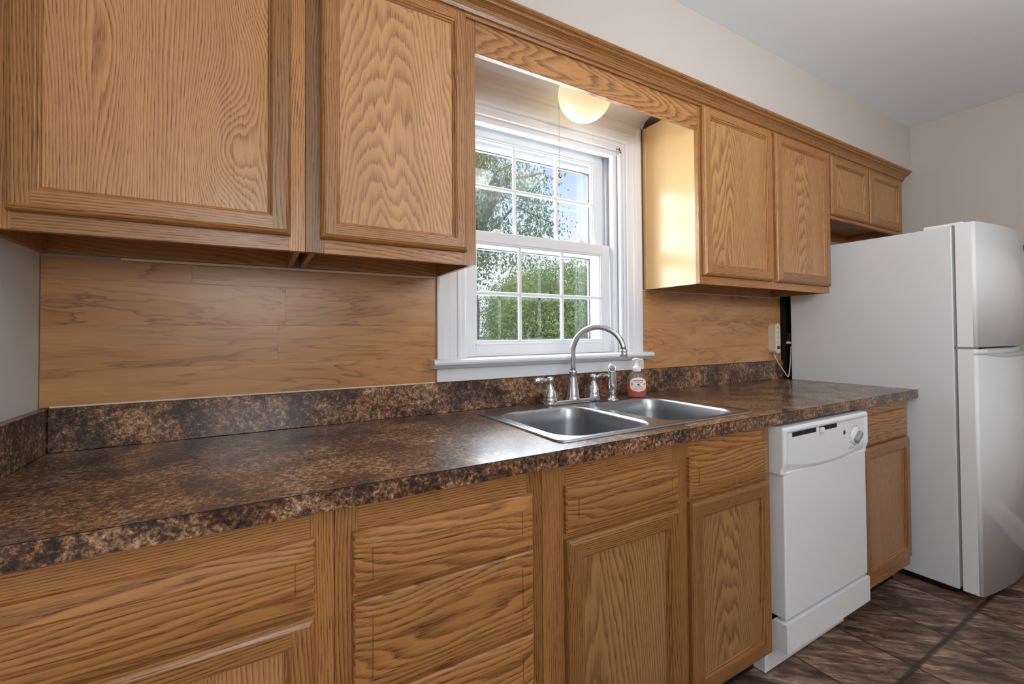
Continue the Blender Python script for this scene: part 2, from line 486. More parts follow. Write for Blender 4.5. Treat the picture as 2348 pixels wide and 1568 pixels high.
p = P(); p.extrude([(XW - a, b) for a, b in bprof], YB, -.02, axis='y'); struct(p, 'baseboard_right', WHITE)
p = P(); p.extrude([(YB + a, b) for a, b in bprof], 0, XW, axis='x'); struct(p, 'baseboard_front', WHITE)

# ------------------------------------------------------------------ window above the sink
win = bpy.data.objects.new('window_1', None); COL.objects.link(win); win['kind'] = 'structure'
win.location = (1.51, 0, 1.1); ORG[win.name] = (1.51, 0, 1.1)
def casing_prof(w):   # (distance from inner edge, protrusion)
    return [(0, 0), (0, .014), (.004, .017), (.012, .017), (.016, .012), (.022, .011), (.040, .012), (.046, .015), (.052, .014), (.066, .016), (.070, .022), (.084, .022), (w, .019), (w, 0)]
co0, co1, czt = 1.006, 2.014, 2.152
# side casings and head share mitres: three meshes
def casing_piece(kind):
    p = P(); pr = casing_prof(.092)
    rings = []
    for d, h in pr:
        if kind == 'left': a, b = (wx0 - d, -h, 1.102), (wx0 - d, -h, wz1 + d)
        elif kind == 'right': a, b = (wx1 + d, -h, 1.102), (wx1 + d, -h, wz1 + d)
        else: a, b = (wx0 - d, -h, wz1 + d), (wx1 + d, -h, wz1 + d)
        rings.append((a, b))
    for (a0, b0), (a1, b1) in zip(rings, rings[1:]): p.face([a0, b0, b1, a1])
    p.face([r[0] for r in rings]); p.face([r[1] for r in rings])
    return p.done('casing', WHITE, win)
for k in ('left', 'right', 'head'): casing_piece(k)
p = P(); sp_ = [(.0, 1.104), (-.052, 1.104), (-.060, 1.100), (-.063, 1.093), (-.060, 1.086), (-.050, 1.080), (-.040, 1.072), (-.020, 1.070), (0, 1.070)]
p.extrude(sp_, .980, 2.040); p.box(wx0, wx1, 0, .1, 1.07, 1.103)
st = p.done('sill', WHITE, win)
p = P(); p.box(1.004, 2.016, -.020, 0, 1.0225, 1.071, bev=.002); p.done('apron', WHITE, win)
# jamb lining with stops / tracks
p = P()
for sgn, xe in ((1, wx0), (-1, wx1)):
    def jb(a, b, y0, y1): p.box(min(xe + sgn * a, xe + sgn * b), max(xe + sgn * a, xe + sgn * b), y0, y1, 1.10, wz1, bev=.0015)
    jb(-.002, .012, -.004, .17); jb(.012, .024, .0, .02); jb(.012, .043, .026, .054); jb(.012, .022, .094, .17)
    jb(.012, .034, .112, .124)
p.box(wx0 + .011, wx1 - .011, -.0035, .1695, 2.045, wz1 + .002); p.box(wx0 + .010, wx1 - .010, -.002, .022, 2.028, 2.047); p.box(wx0 + .010, wx1 - .010, .020, .053, 2.008, 2.047)
p.box(wx0 + .012, wx1 - .012, .11, .124, 2.02, 2.046)
p.done('jamb', VINYL, win)
p = P(); rq = random.Random(4)
for k in range(34):
    x, z, r_ = 1.886 + rq.gauss(0, .008), 2.030 + rq.gauss(0, .005) - max(0, (k - 26) * .006), rq.uniform(.0007, .0030)
    pts_ = [(x + r_ * rq.uniform(.6, 1.3) * math.cos(2 * PI * q / 7), -.0028, z + r_ * rq.uniform(.5, 1.2) * math.sin(2 * PI * q / 7)) for q in range(7)]
    p.bm.faces.new([p.bm.verts.new(q) for q in pts_])
p.bm.normal_update()
r_ = bmesh.ops.extrude_face_region(p.bm, geom=p.bm.faces[:]); bmesh.ops.translate(p.bm, vec=(0, -.0005, 0), verts=[v for v in r_['geom'] if isinstance(v, bmesh.types.BMVert)])
p.done('dirt_smudge', BLACK, win)
def sash(name, x0, x1, z0, z1, y0, y1, st_l, rail_b, rail_t, vx, hz, wide_top=False):
    p = P()
    p.box(x0, x0 + st_l, y0, y1, z0, z1, bev=.002); p.box(x1 - st_l, x1, y0, y1, z0, z1, bev=.002)
    p.box(x0 + st_l, x1 - st_l, y0, y1, z0, z0 + rail_b, bev=.002); p.box(x0 + st_l, x1 - st_l, y0, y1, z1 - rail_t, z1, bev=.002)
    a, b = x0 + st_l, x1 - st_l; e, f = z0 + rail_b, z1 - rail_t
    for d, yy in ((.005, .004), (.010, .010)):     # stepped glazing beads
        p.box(a, a + d, y0 + yy, y1 - .004, e, f); p.box(b - d, b, y0 + yy, y1 - .004, e, f)
        p.box(a + d, b - d, y0 + yy + .0004, y1 - .0044, e, e + d); p.box(a + d, b - d, y0 + yy + .0004, y1 - .0044, f - d, f)
    o = p.done(name, VINYL, win)
    ym = (y0 + y1) / 2
    p = P(); p.box(a + .002, b - .002, ym - .002, ym + .002, e + .002, f - .002); p.done('pane', GLASS, o)
    for x in vx:
        p = P(); p.extrude([(x - .008, ym - .006), (x - .005, ym - .011), (x + .005, ym - .011), (x + .008, ym - .006), (x + .008, ym - .0022), (x - .008, ym - .0022)], e, f, axis='z'); p.done('muntin', VINYL, o)
    for z in hz:
        p = P(); p.extrude([(ym - .006, z - .008), (ym - .0115, z - .005), (ym - .0115, z + .005), (ym - .006, z + .008), (ym - .0022, z + .008), (ym - .0022, z - .008)], a, b, axis='x'); p.done('muntin', VINYL, o)
    return o
lower = sash('lower_sash', 1.143, 1.880, 1.104, 1.597, .055, .090, .047, .051, .043, (1.398, 1.613), (1.353,))
p = P(); p.box(1.19, 1.84, .050, .058, 1.149, 1.1545, bev=.001); p.done('sash_lift', VINYL, lower)
for x in (1.27, 1.70):
    p = P(); p.box(x, x + .05, .062, .086, 1.597, 1.604, bev=.002); p.box(x + .012, x + .035, .064, .080, 1.604, 1.612, bev=.002); p.done('sash_lock', VINYL, lower)
upper = sash('upper_sash', 1.150, 1.874, 1.560, 2.030, .093, .120, .050, .03, .042, (1.395, 1.609), (1.789,))
# outer storm window
p = P(); y0, y1 = .150, .168
sx0, sx1, sz0, sz1 = 1.13, 1.90, 1.13, 2.04
ox0, ox1 = 1.165, 1.842
for a, b, c_, d_ in ((sx0, ox0, sz0, sz1), (ox1, sx1, sz0, sz1), (ox0, ox1, sz0, 1.165), (ox0, ox1, 1.958, sz1), (ox0, ox1, 1.548, 1.590)):
    p.box(a, b, y0, y1, c_, d_, bev=.002)
p.box(wx0 - .0, sx0, .155, .168, 1.09, wz1); p.box(sx1, wx1, .155, .168, 1.09, wz1); p.box(sx0, sx1, .155, .168, 2.04, wz1); p.box(sx0, sx1, .155, .168, 1.09, sz0)
storm = p.done('storm_window', VINYL, win)
p = P()
for zz0, zz1 in ((1.165, 1.548), (1.590, 1.958)):
    for a, b, c_, d_ in ((ox0, ox0 + .004, zz0, zz1), (ox1 - .006, ox1, zz0, zz1), (ox0, ox1, zz0, zz0 + .004), (ox0, ox1, zz1 - .004, zz1)):
        p.box(a, b, .152, .166, c_, d_)
gk = p.done('gasket', DGREY, storm)
p = P(); p.box(ox0, ox1, .158, .160, 1.166, 1.547); p.box(ox0, ox1, .158, .160, 1.591, 1.957); p.done('pane', GLASS, storm)
p = P()
for x in (1.72, 1.745): p.box(x, x + .012, .143, .150, 1.572, 1.586, bev=.002)
p.done('latch', GREYP, storm)

# rear window (behind the camera; its daylight reaches the room)
rw = bpy.data.objects.new('window_2', None); COL.objects.link(rw); rw['kind'] = 'structure'; rw.location = (.75, YB, rz0); ORG[rw.name] = (.75, YB, rz0)
p = P(); p.sweep(rx0 - .08, rx1 + .08, rz0 - .08, rz1 + .08, 0, [(0, 0), (0, .02), (.08, .02), (.08, 0)])
bmesh.ops.scale(p.bm, vec=(1, -1, 1), verts=p.bm.verts[:]); bmesh.ops.translate(p.bm, vec=(0, YB, 0), verts=p.bm.verts[:])
p.done('casing', WHITE, rw)
p = P(); p.box(rx0, rx1, YB - .10, YB - .06, 1.75, 1.78); p.box(.465, .485, YB - .09, YB - .07, rz0, rz1); p.done('sash', VINYL, rw)

# ------------------------------------------------------------------ cabinetry
rng = random.Random(5)
def B(style=None, bright=None, dist=None):
    return (rng.random(), bright if bright is not None else rng.uniform(.84, 1.06), style if style is not None else rng.choice((0, 0, .5, 1)), dist if dist is not None else rng.uniform(.15, .45))

OUT = [(0, 0), (0, .012), (.0025, .0165), (.006, .0195), (.011, .022)]
def make_door(root, x0, x1, z0, z1, yb, fw=.049, panel=None, br=1.0, pb=1.0, fb=None, pmat=None):
    p = P()
    fb = fb or {}
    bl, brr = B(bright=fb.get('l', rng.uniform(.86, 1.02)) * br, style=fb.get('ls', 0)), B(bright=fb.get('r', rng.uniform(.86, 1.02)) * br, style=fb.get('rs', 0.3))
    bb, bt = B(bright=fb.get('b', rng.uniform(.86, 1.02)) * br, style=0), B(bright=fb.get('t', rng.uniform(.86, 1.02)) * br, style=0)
    xm, zm = (x0 + x1) / 2, (z0 + z1) / 2
    cl, cr, cb, ct = (x0 + fw / 2, yb, zm), (x1 - fw / 2, yb, zm), (xm, yb, z0 + fw / 2), (xm, yb, z1 - fw / 2)
    brd, ctr = [bb, brr, bt, bl], [cb, cr, ct, cl]
    p.sweep(x0, x1, z0, z1, yb, OUT, brd=[bb, brr, bt, bl], ctrs=ctr)
    yf = yb - .022; o = .011; i = fw - .011
    def q(xa, xb, za, zb, g, cc, bd): p.face([(xa, yf, za), (xb, yf, za), (xb, yf, zb), (xa, yf, zb)], g, cc, bd)
    q(x0 + o, x0 + i, z0 + o, z1 - o, 'z', cl, bl); q(x1 - i, x1 - o, z0 + o, z1 - o, 'z', cr, brr)
    q(x0 + i, x1 - i, z0 + o, z0 + i, 'x', cb, bb); q(x0 + i, x1 - i, z1 - i, z1 - o, 'x', ct, bt)
    p.sweep(x0, x1, z0, z1, yb, [(i, .022), (i + .0006, .0195), (i + .0022, .0195), (i + .004, .0185), (i + .0055, .0160), (i + .006, .0135), (i + .0085, .0130), (i + .0108, .0095), (fw, .006)], brd=brd, ctrs=ctr)
    p.face([(x0, yb, z0), (x1, yb, z0), (x1, yb, z1), (x0, yb, z1)], 'z', (xm, yb, zm), bl)
    d = p.done('door', OAK, root, fix=True)
    p = P()
    pbd = panel or B(style=1, dist=.3)
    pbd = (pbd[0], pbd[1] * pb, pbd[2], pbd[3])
    p.box(x0 + fw - .004, x1 - fw + .004, yb - .0092, yb - .002, z0 + fw - .004, z1 - fw + .004, 'z', pbd)
    p.done('door_panel', pmat or PANEL, d)
    return d
def make_drawer(root, x0, x1, z0, z1, yb, bd=None, ins=.034, br=1.0, name='drawer_front'):
    p = P()
    bd = bd or B(style=rng.choice((0, .6, 1)))
    bd = (bd[0], bd[1] * br, bd[2], bd[3])
    ctr = [((x0 + x1) / 2, yb, (z0 + z1) / 2)] * 4
    p.sweep(x0, x1, z0, z1, yb, [(0, 0), (0, .010), (.003, .0135), (ins - .002, .0182), (ins - .0015, .0165), (ins + .0002, .0165), (ins + .0008, .019)], gv='x', brd=[bd] * 4, ctrs=ctr)
    i = ins + .0008; yf = yb - .019
    p.face([(x0 + i, yf, z0 + i), (x1 - i, yf, z0 + i), (x1 - i, yf, z1 - i), (x0 + i, yf, z1 - i)], 'x', ctr[0], bd)
    p.face([(x0, yb, z0), (x1, yb, z0), (x1, yb, z1), (x0, yb, z1)], 'x', ctr[0], bd)
    return p.done(name, DRAWER, root)
def frame(root, x0, x1, z0, z1, yf, stiles, rails, th=.019, sb=None):
    """stiles [(xa,xb)], rails [(xa,xb,za,zb)]"""
    p = P()
    for k, (a, b) in enumerate(stiles): p.box(a, b, yf, yf + th, z0, z1, 'z', B(style=rng.choice((0, .25)), bright=(sb[k] if sb else None)), bev=.0006)
    for a, b, c_, d_ in rails: p.box(a, b, yf + .0003, yf + th, c_, d_, 'x', B(style=rng.choice((0, .5))))
    return p.done('face_frame', OAK, root)

FU, FB = -.312, -.613
ZU, ZTOP = 1.397, 2.150
def upper(root, x0, x1, zb, right_side=None, left_side=None):
    p = P(); y0 = FU + .019
    li, ri = (x0 + .010 if left_side else x0), (x1 - .010 if right_side else x1)
    for a, b in ((li, li + .013), (ri - .013, ri)): p.box(a, b, y0, -.002, zb + (.001 if zb > 1.5 else 0), ZTOP, 'z', B(style=.3, bright=.95))
    x0, x1 = li - .002, ri + .002
    p.box(x0 + .015, x1 - .015, y0, -.002, zb + .050, zb + .062, 'x', B(style=.6))
    p.box(x0 + .015, x1 - .015, -.018, -.002, zb + .0, zb + .050, 'x', B(style=.5, bright=1.05))
    p.box(x0 + .015, x1 - .015, -.008, -.002, zb + .062, ZTOP, 'z', B())
    p.box(x0 + .015, x1 - .015, y0, -.008, ZTOP - .014, ZTOP, 'x', B())
    return p.done('carcass', INNER, root)

# U1
r = thing('wall_cabinet', 'oak wall cabinet in the upper left corner, nearest the camera, beside the grey wall', 'cabinet', (.279, -.15, ZU))
upper(r, .001, .5565, ZU, right_side=True)
frame(r, .001, .5565, ZU, ZTOP, FU, [(.001, .052), (.520, .5565)], [(.052, .520, ZU, 1.440), (.052, .520, 2.11, ZTOP)], sb=[.98, 1.2])
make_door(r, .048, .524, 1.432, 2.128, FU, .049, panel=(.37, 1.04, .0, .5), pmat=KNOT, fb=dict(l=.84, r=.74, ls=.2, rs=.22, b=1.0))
# U2
r = thing('wall_cabinet', 'single-door oak wall cabinet just left of the window', 'cabinet', (.788, -.15, ZU))
upper(r, .5575, 1.018, ZU, left_side=True)
frame(r, .5575, 1.018, ZU, ZTOP, FU, [(.5575, .600), (.976, 1.018)], [(.600, .976, ZU, 1.440), (.600, .976, 2.11, ZTOP)], sb=[.58, .82])
make_door(r, .590, .984, 1.432, 2.132, FU, .045, panel=(.813, 1.02, 1, .9), pmat=PLY, fb=dict(l=.9, r=.86, b=.92))
# U3
r = thing('wall_cabinet', 'two-door oak wall cabinet right of the window with a pale glossy side', 'cabinet', (2.56, -.15, ZU))
upper(r, 2.034, 3.084, 1.393)
frame(r, 2.033, 3.084, 1.393, ZTOP, FU, [(2.033, 2.075), (2.525, 2.585), (3.045, 3.084)], [(2.075, 2.525, 1.393, 1.436), (2.585, 3.045, 1.393, 1.436), (2.075, 2.525, 2.11, ZTOP), (2.585, 3.045, 2.11, ZTOP)])
p = P(); p.box(2.0335, 2.0345, FU + .019, -.03, 1.394, ZTOP); p.box(2.0305, 2.0345, -.030, -.012, 1.394, ZTOP, bev=.001)
o = p.done('side_panel', BOXW, r); o['label'] = 'pale glossy birch side panel'
make_door(r, 2.046, 2.538, 1.427, 2.133, FU, .052, panel=(.52, .84, .55, .5), br=.92)
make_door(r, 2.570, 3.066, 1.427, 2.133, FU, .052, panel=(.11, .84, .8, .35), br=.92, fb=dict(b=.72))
# U4
r = thing('wall_cabinet', 'short two-door oak wall cabinet above the refrigerator', 'cabinet', (3.55, -.15, 1.795))
upper(r, 3.085, 4.008, 1.795)
frame(r, 3.0845, 4.010, 1.795, ZTOP, FU, [(3.0845, 3.115), (3.50, 3.55), (3.94, 4.010)], [(3.115, 3.50, 1.795, 1.83), (3.55, 3.94, 1.795, 1.83), (3.115, 3.50, 2.11, ZTOP), (3.55, 3.94, 2.11, ZTOP)])
make_door(r, 3.092, 3.508, 1.812, 2.125, FU, .05, panel=(.63, .84, .5, .4), br=.92)
make_door(r, 3.536, 3.956, 1.812, 2.125, FU, .05, panel=(.77, .86, .1, .3), br=.92)

# valance and crown
p = P(); p.box(1.0185, 2.0325, FU, FU + .019, 2.034, ZTOP, 'x', (.29, .97, .85, .75), bev=.0015)
tag(p.done('valance', OAK, None, (1.52, FU, 2.034)), 'flat oak valance board bridging the two cabinets above the window', 'valance')
p = P()
cpts = [(-.3125, 2.128), (-.320, 2.128), (-.322, 2.136), (-.320, 2.139), (-.326, 2.141), (-.330, 2.150), (-.337, 2.160), (-.347, 2.167), (-.356, 2.170), (-.358, 2.173), (-.357, 2.178), (-.364, 2.180), (-.368, 2.184), (-.368, 2.191), (-.3125, 2.191)]
p.extrude(cpts, .001, 4.006, 'x', (.47, .72, 0, .4))
tag(p.done('crown_molding', OAK, None, (2, FU, 2.128)), 'long stained oak crown molding along the tops of the wall cabinets', 'molding')

# base cabinets
def base(root, x0, x1):
    p = P(); y0 = FB + .019
    for a, b in ((x0, x0 + .015), (x1 - .015, x1)): p.box(a, b, y0, -.01, .098, .872, 'z', B(style=.3)); p.box(a, b, -.529, -.01, .0, .0979, 'z', B(style=.3))
    p.box(x0 + .015, x1 - .015, y0, -.01, .10, .115, 'x', B()); p.box(x0 + .015, x1 - .015, -.02, -.01, .115, .872, 'z', B())
    o = p.done('carcass', INNER, root)
    p = P(); p.box(x0, x1, -.545, -.530, .0, .098); p.done('toe_kick', BLACK, root)
ZB = .098
r = thing('base_cabinet', 'oak base cabinet at the left end with one drawer over a door', 'cabinet', (.30, -.33, 0))
base(r, .021, .5795)
frame(r, .021, .5795, ZB, .875, FB, [(.021, .07), (.538, .5795)], [(.07, .538, .815, .875), (.07, .538, .676, .715), (.07, .538, ZB, .14)], sb=[.9, 1.1])
make_drawer(r, .06, .546, .704, .826, FB, (.18, 1.06, .12, .55))
make_door(r, .06, .546, .125, .690, FB, .05, panel=(.9, .98, .2, .3))
r = thing('base_cabinet', 'oak base cabinet with a stack of drawers left of the sink doors', 'cabinet', (.81, -.33, 0))
base(r, .5805, 1.0445)
frame(r, .5805, 1.0445, ZB, .875, FB, [(.5805, .622), (1.002, 1.0445)], [(.622, 1.002, .812, .875), (.622, 1.002, .68, .71), (.622, 1.002, .49, .52), (.622, 1.002, .30, .33), (.622, 1.002, ZB, .14)], sb=[.88, .62])
make_drawer(r, .612, 1.012, .701, .821, FB, (.41, .98, .3, .7))
make_drawer(r, .612, 1.012, .510, .690, FB, (.66, .90, .35, .9))
make_drawer(r, .612, 1.012, .318, .499, FB, (.12, 1.0, .1, .5))
make_drawer(r, .612, 1.012, .122, .306, FB)
r = thing('base_cabinet', 'wide oak sink base cabinet with two doors below two false drawer fronts', 'cabinet', (1.51, -.33, 0))
base(r, 1.0455, 1.985)
frame(r, 1.0455, 1.985, ZB, .875, FB, [(1.0455, 1.115), (1.500, 1.570), (1.945, 1.985)], [(1.115, 1.50, .812, .875), (1.57, 1.945, .812, .875), (1.115, 1.50, .68, .72), (1.57, 1.945, .68, .72), (1.115, 1.50, ZB, .13), (1.57, 1.945, ZB, .13)], sb=[.82, .78, .74])
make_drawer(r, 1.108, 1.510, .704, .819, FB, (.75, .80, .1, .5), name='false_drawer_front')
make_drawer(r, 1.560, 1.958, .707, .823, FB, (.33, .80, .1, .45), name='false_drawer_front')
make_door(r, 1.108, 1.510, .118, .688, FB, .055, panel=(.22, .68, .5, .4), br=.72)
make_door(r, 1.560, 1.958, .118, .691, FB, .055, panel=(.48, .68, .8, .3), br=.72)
r = thing('base_cabinet', 'narrow oak base cabinet squeezed between the dishwasher and the refrigerator', 'cabinet', (2.88, -.33, 0))
base(r, 2.622, 3.118)
frame(r, 2.622, 3.118, ZB, .875, FB, [(2.622, 2.66), (3.06, 3.118)], [(2.66, 3.06, .812, .875), (2.66, 3.06, .68, .72), (2.66, 3.06, ZB, .17)], sb=[.85, .8])
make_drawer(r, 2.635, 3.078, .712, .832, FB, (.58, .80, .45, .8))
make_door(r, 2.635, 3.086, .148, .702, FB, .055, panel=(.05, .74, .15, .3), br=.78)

# ------------------------------------------------------------------ worktop with its upstands
SX0, SX1, SY0, SY1 = 1.120, 1.955, -.588, -.047    # sink rim
r = thing('countertop', 'long brown stone-patterned laminate countertop with the sink set in', 'countertop', (1.6, -.32, .876))
p = P(); y0 = -.639
hx0, hx1, hy0, hy1 = SX0 + .02, SX1 - .02, SY0 + .02, SY1 - .02
p.box(.001, hx0, y0, -.001, .876, ZT); p.box(hx1, 3.173, y0, -.001, .876, ZT)
p.box(hx0, hx1, y0, hy0, .876, ZT); p.box(hx0, hx1, hy1, -.001, .876, ZT)
p.done('worktop', TOP, r)
p = P(); p.box(.001, 3.1728, -.6396, -.6388, .9132, .9143); p.done('edge_seam', SEAM, r)
p = P(); p.box(.02, 3.1715, -.0200, -.001, ZT, 1.0205, bev=.0015); p.done('back_upstand', TOP, r)
p = P(); p.box(.001, .0195, -.6385, -.0, ZT, 1.0205, bev=.0015); p.done('side_upstand', TOP, r)
def plank_wall(name, x0, x1, seams, label, grp):
    p = P()
    zs = [1.0225, 1.110, 1.222, 1.336, 1.388]
    for k in range(4):
        xs = [x0] + [t for t in seams[k] if x0 < t < x1] + [x1]
        for a, b in zip(xs, xs[1:]):
            p.box(a, b, -.0085, -.001, zs[k], zs[k + 1], 'x', (rng.random(), rng.uniform(1.04, 1.16), 0, .3), bev=.0004)
    return tag(p.done(name, LAM, None, ((x0 + x1) / 2, -.004, 1.0225)), label, 'backsplash', grp)
plank_wall('backsplash', .002, 1.003, [[], [.51], [.53], [.3]], 'wide laminate plank backsplash left of the window', None)
plank_wall('backsplash', 2.017, 3.166, [[2.7], [2.4], [2.9], [2.6]], 'laminate plank backsplash right of the window behind the power strip', None)
p = P(); p.box(.150, 1.004, -.014, -.002, 1.3885, 1.3965, bev=.002)
tag(p.done('edge_strip', CAULK, None, (.57, -.008, 1.3885)), 'thin cream strip under the left wall cabinets', 'strip')
p = P(); p.box(2.018, 3.06, -.014, -.002, 1.3885, 1.3925, bev=.001)
tag(p.done('edge_strip', CAULK, None, (2.5, -.008, 1.3885)), 'thin cream strip under the wall cabinet right of the window', 'strip')
p = P(); p.box(.020, 1.0, -.0100, -.0088, 1.0208, 1.0245)
tag(p.done('edge_strip', CAULK, None, (.5, -.009, 1.0208)), 'thin pale bead along the bottom of the left plank backsplash', 'strip')

# ------------------------------------------------------------------ sink
def rrect(x0, x1, y0, y1, r, n=8):
    pts = []
    for cx, cy, a0 in ((x1 - r, y1 - r, 0), (x0 + r, y1 - r, 90), (x0 + r, y0 + r, 180), (x1 - r, y0 + r, 270)):
        for k in range(n + 1):
            t = math.radians(a0 + 90 * k / n); pts.append((cx + r * math.cos(t), cy + r * math.sin(t)))
    return pts
sink = thing('kitchen_sink', 'double-bowl stainless steel kitchen sink set in the countertop', 'sink', (1.54, -.32, .74))
zr = .9185
bowls = [(1.160, 1.506, -.558, -.158), (1.560, 1.915, -.558, -.158)]
p = P(); bm = p.bm
def loop(pts, z): return [bm.verts.new((x, y, z)) for x, y in pts]
def bridge(a, b, sm=True):
    n = len(a)
    for i in range(n):
        f = bm.faces.new((a[i], a[(i + 1) % n], b[(i + 1) % n], b[i])); f.smooth = sm
ol = [loop(rrect(SX0, SX1, SY0, SY1, .03), ZT + .0006), loop(rrect(SX0 + .001, SX1 - .001, SY0 + .001, SY1 - .001, .03), ZT + .0045),
      loop(rrect(SX0 + .006, SX1 - .006, SY0 + .006, SY1 - .006, .028), ZT + .0065), loop(rrect(SX0 + .013, SX1 - .013, SY0 + .013, SY1 - .013, .024), zr - .001)]
for a, b in zip(ol, ol[1:]): bridge(a, b)
inner = []
for bx in bowls: inner.append(loop(rrect(bx[0] - .008, bx[1] + .008, bx[2] - .008, bx[3] + .008, .088), zr - .001))
es = []
for lp in [ol[-1]] + inner:
    for i in range(len(lp)):
        e_ = bm.edges.get((lp[i], lp[(i + 1) % len(lp)])) or bm.edges.new((lp[i], lp[(i + 1) % len(lp)])); es.append(e_)
bmesh.ops.triangle_fill(bm, use_beauty=True, edges=es)
p.done('rim', STEEL, sink)
for bx in bowls:
    p = P(); bm = p.bm
    def ring(d, z, r): return loop(rrect(bx[0] + d, bx[1] - d, bx[2] + d, bx[3] - d, r), z)
    L = [ring(-.0082, zr - .0008, .088), ring(-.004, zr - .0004, .084), ring(.0, zr - .003, .08), ring(.003, zr - .010, .078), ring(.006, zr - .05, .076), ring(.010, zr - .12, .072),
         ring(.018, zr - .150, .066), ring(.034, zr - .166, .055), ring(.06, zr - .172, .04)]
    for a, b in zip(L, L[1:]): bridge(a, b)
    f = bm.faces.new(L[-1]); f.smooth = False
    bo = p.done('bowl', STEELB, sink)
    p = P(); cx, cy = (bx[0] + bx[1]) / 2, (bx[2] + bx[3]) / 2 + .04
    p.lathe((cx, cy, zr - .1719), [(.0, .0012), (.02, .0012), (.03, .002), (.042, .003), (.045, .0)], cap=False)
    p.done('drain', CHROME, sink)

# ------------------------------------------------------------------ faucet
fz = zr
fc = thing('faucet', 'chrome gooseneck kitchen faucet with two lever handles on the sink', 'faucet', (1.545, -.095, fz))
p = P(); p.extrude(rrect(1.405, 1.678, -.118, -.070, .024, 6), fz, fz + .016, axis='z'); smooth_all(p)
for f in p.bm.faces:
    if abs(f.normal.z) > .9: f.smooth = False
p.done('base_plate', CHROME, fc)
p = P(); p.lathe((1.543, -.095, fz + .012), [(.027, 0), (.027, .006), (.024, .010), (.025, .016), (.0235, .022), (.0205, .05), (.0165, .085), (.0140, .104), (.0165, .107), (.0165, .112), (.0120, .114)]); p.done('spout_base', CHROME, fc)
p = P()
bx, by = 1.543, -.095; dx, dy = .128, -.150; L = math.hypot(dx, dy); rr = L / 2
pts = [(bx, by, fz + .11), (bx, by, 1.06), (bx, by, 1.10), (bx, by, 1.115)]
for k in range(1, 25):
    t = PI * k / 24 * .965
    d = rr - rr * math.cos(t); pts.append((bx + dx / L * d, by + dy / L * d, 1.117 + rr * math.sin(t)))
p.tube(pts, .0112, 16); spout = p.done('spout', CHROME, fc)
ex, ey, ez = pts[-1]
p = P(); p.lathe((ex, ey, ez - .026), [(.0125, 0), (.0145, .003), (.0145, .012), (.013, .015), (.0145, .019), (.0145, .024), (.0115, .027)]); p.done('aerator', CHROME, spout)
for hx, sg in ((1.432, -1), (1.648, 1)):
    p = P(); p.lathe((hx, -.095, fz + .012), [(.027, 0), (.027, .010), (.0245, .014), (.0255, .018), (.024, .024), (.0225, .034), (.018, .046), (.0145, .050), (.015, .054), (.011, .062), (.0095, .070), (.013, .077), (.0145, .083), (.013, .090), (.008, .095), (.0, .096)]); h = p.done('handle', CHROME, fc)
    p = P(); z = fz + .094
    ddy = -.012 if sg < 0 else .010
    p.tube([(hx + sg * .010, -.095, z), (hx + sg * .022, -.095, z + .001), (hx + sg * .030, -.095 + ddy * .4, z + .001), (hx + sg * .050, -.095 + ddy * .7, z + .002), (hx + sg * .066, -.095 + ddy, z + .003), (hx + sg * .071, -.095 + ddy, z + .003), (hx + sg * .078, -.095 + ddy, z + .003)],
           [.0065, .006, .0085, .0115, .0098, .0065, .0085], 14); p.done('lever', CHROME, h)
sprx, spry = 1.716, -.130
sy = thing('side_sprayer', 'chrome side sprayer standing upright beside the faucet', 'sprayer', (sprx, spry, fz))
p = P(); p.lathe((sprx, spry, fz), [(.026, 0), (.026, .003), (.020, .007), (.016, .010), (.0135, .016), (.0135, .030), (.0160, .032), (.0160, .038)]); p.done('holder', CHROME, sy)
p = P(); p.lathe((sprx, spry, fz + .036), [(.0165, 0), (.0175, .012), (.0185, .030), (.0180, .055), (.0165, .080), (.0165, .092), (.0150, .104), (.009, .111), (0, .113)]); body = p.done('spray_body', CHROME, sy)
p = P(); ax = Vector((-.62, -.77, .12)).normalized()
p.lathe(Vector((sprx, spry, fz + .128)) + ax * .004, [(.0175, 0), (.0175, .011), (.0145, .014), (.0120, .0125), (.0, .0125)], axis=ax); p.done('spray_head', CHROME, body)
p = P(); p.lathe(Vector((sprx, spry, fz + .128)) + ax * .0165, [(.0105, 0), (.0105, .0015), (0, .0025)], axis=ax); p.done('nozzle', GREYP, body)

# ------------------------------------------------------------------ hand soap
bx, by = 1.868, -.118
bt = thing('soap_dispenser', 'half-empty clear pump bottle of orange hand soap on the sink rim', 'soap', (bx, by, zr))
view = Vector((cam.location.x - bx, cam.location.y - by, 0)).normalized()
ang = math.atan2(view.y, view.x)                  # the label side faces into the room
def orient(p): bmesh.ops.rotate(p.bm, cent=(bx, by, 0), matrix=Matrix.Rotation(ang + PI / 2 + .25, 3, 'Z'), verts=p.bm.verts[:])
sq = (1.0, .62)
p = P(); prof = [(.036, 0), (.038, .003), (.0395, .012), (.0425, .035), (.0430, .055), (.0405, .075), (.034, .091), (.024, .101), (.015, .106), (.0135, .112)]
p.lathe((bx, by, zr + .001), prof, 32, squash=sq); orient(p); bb = p.done('bottle', CLEAR, bt)
p = P(); p.lathe((bx, by, zr + .003), [(.034, 0), (.0360, .003), (.0375, .010), (.0405, .030), (.0410, .043), (.0, .043)], 32, squash=sq); orient(p); o = p.done('soap', SOAP, bb); o['label'] = 'orange liquid soap'
def on_bottle(u, z):   # point on the front of the bottle, u sideways in metres
    r_ = next((a[0] + (b[0] - a[0]) * (z - a[1]) / (b[1] - a[1]) for a, b in zip(prof, prof[1:]) if a[1] <= z <= b[1]), .04) + .0008
    u = max(-r_ * .97, min(r_ * .97, u))
    return (bx + u, by - sq[1] * math.sqrt(max(r_ * r_ - u * u, 0)) - .0006, zr + .001 + z)
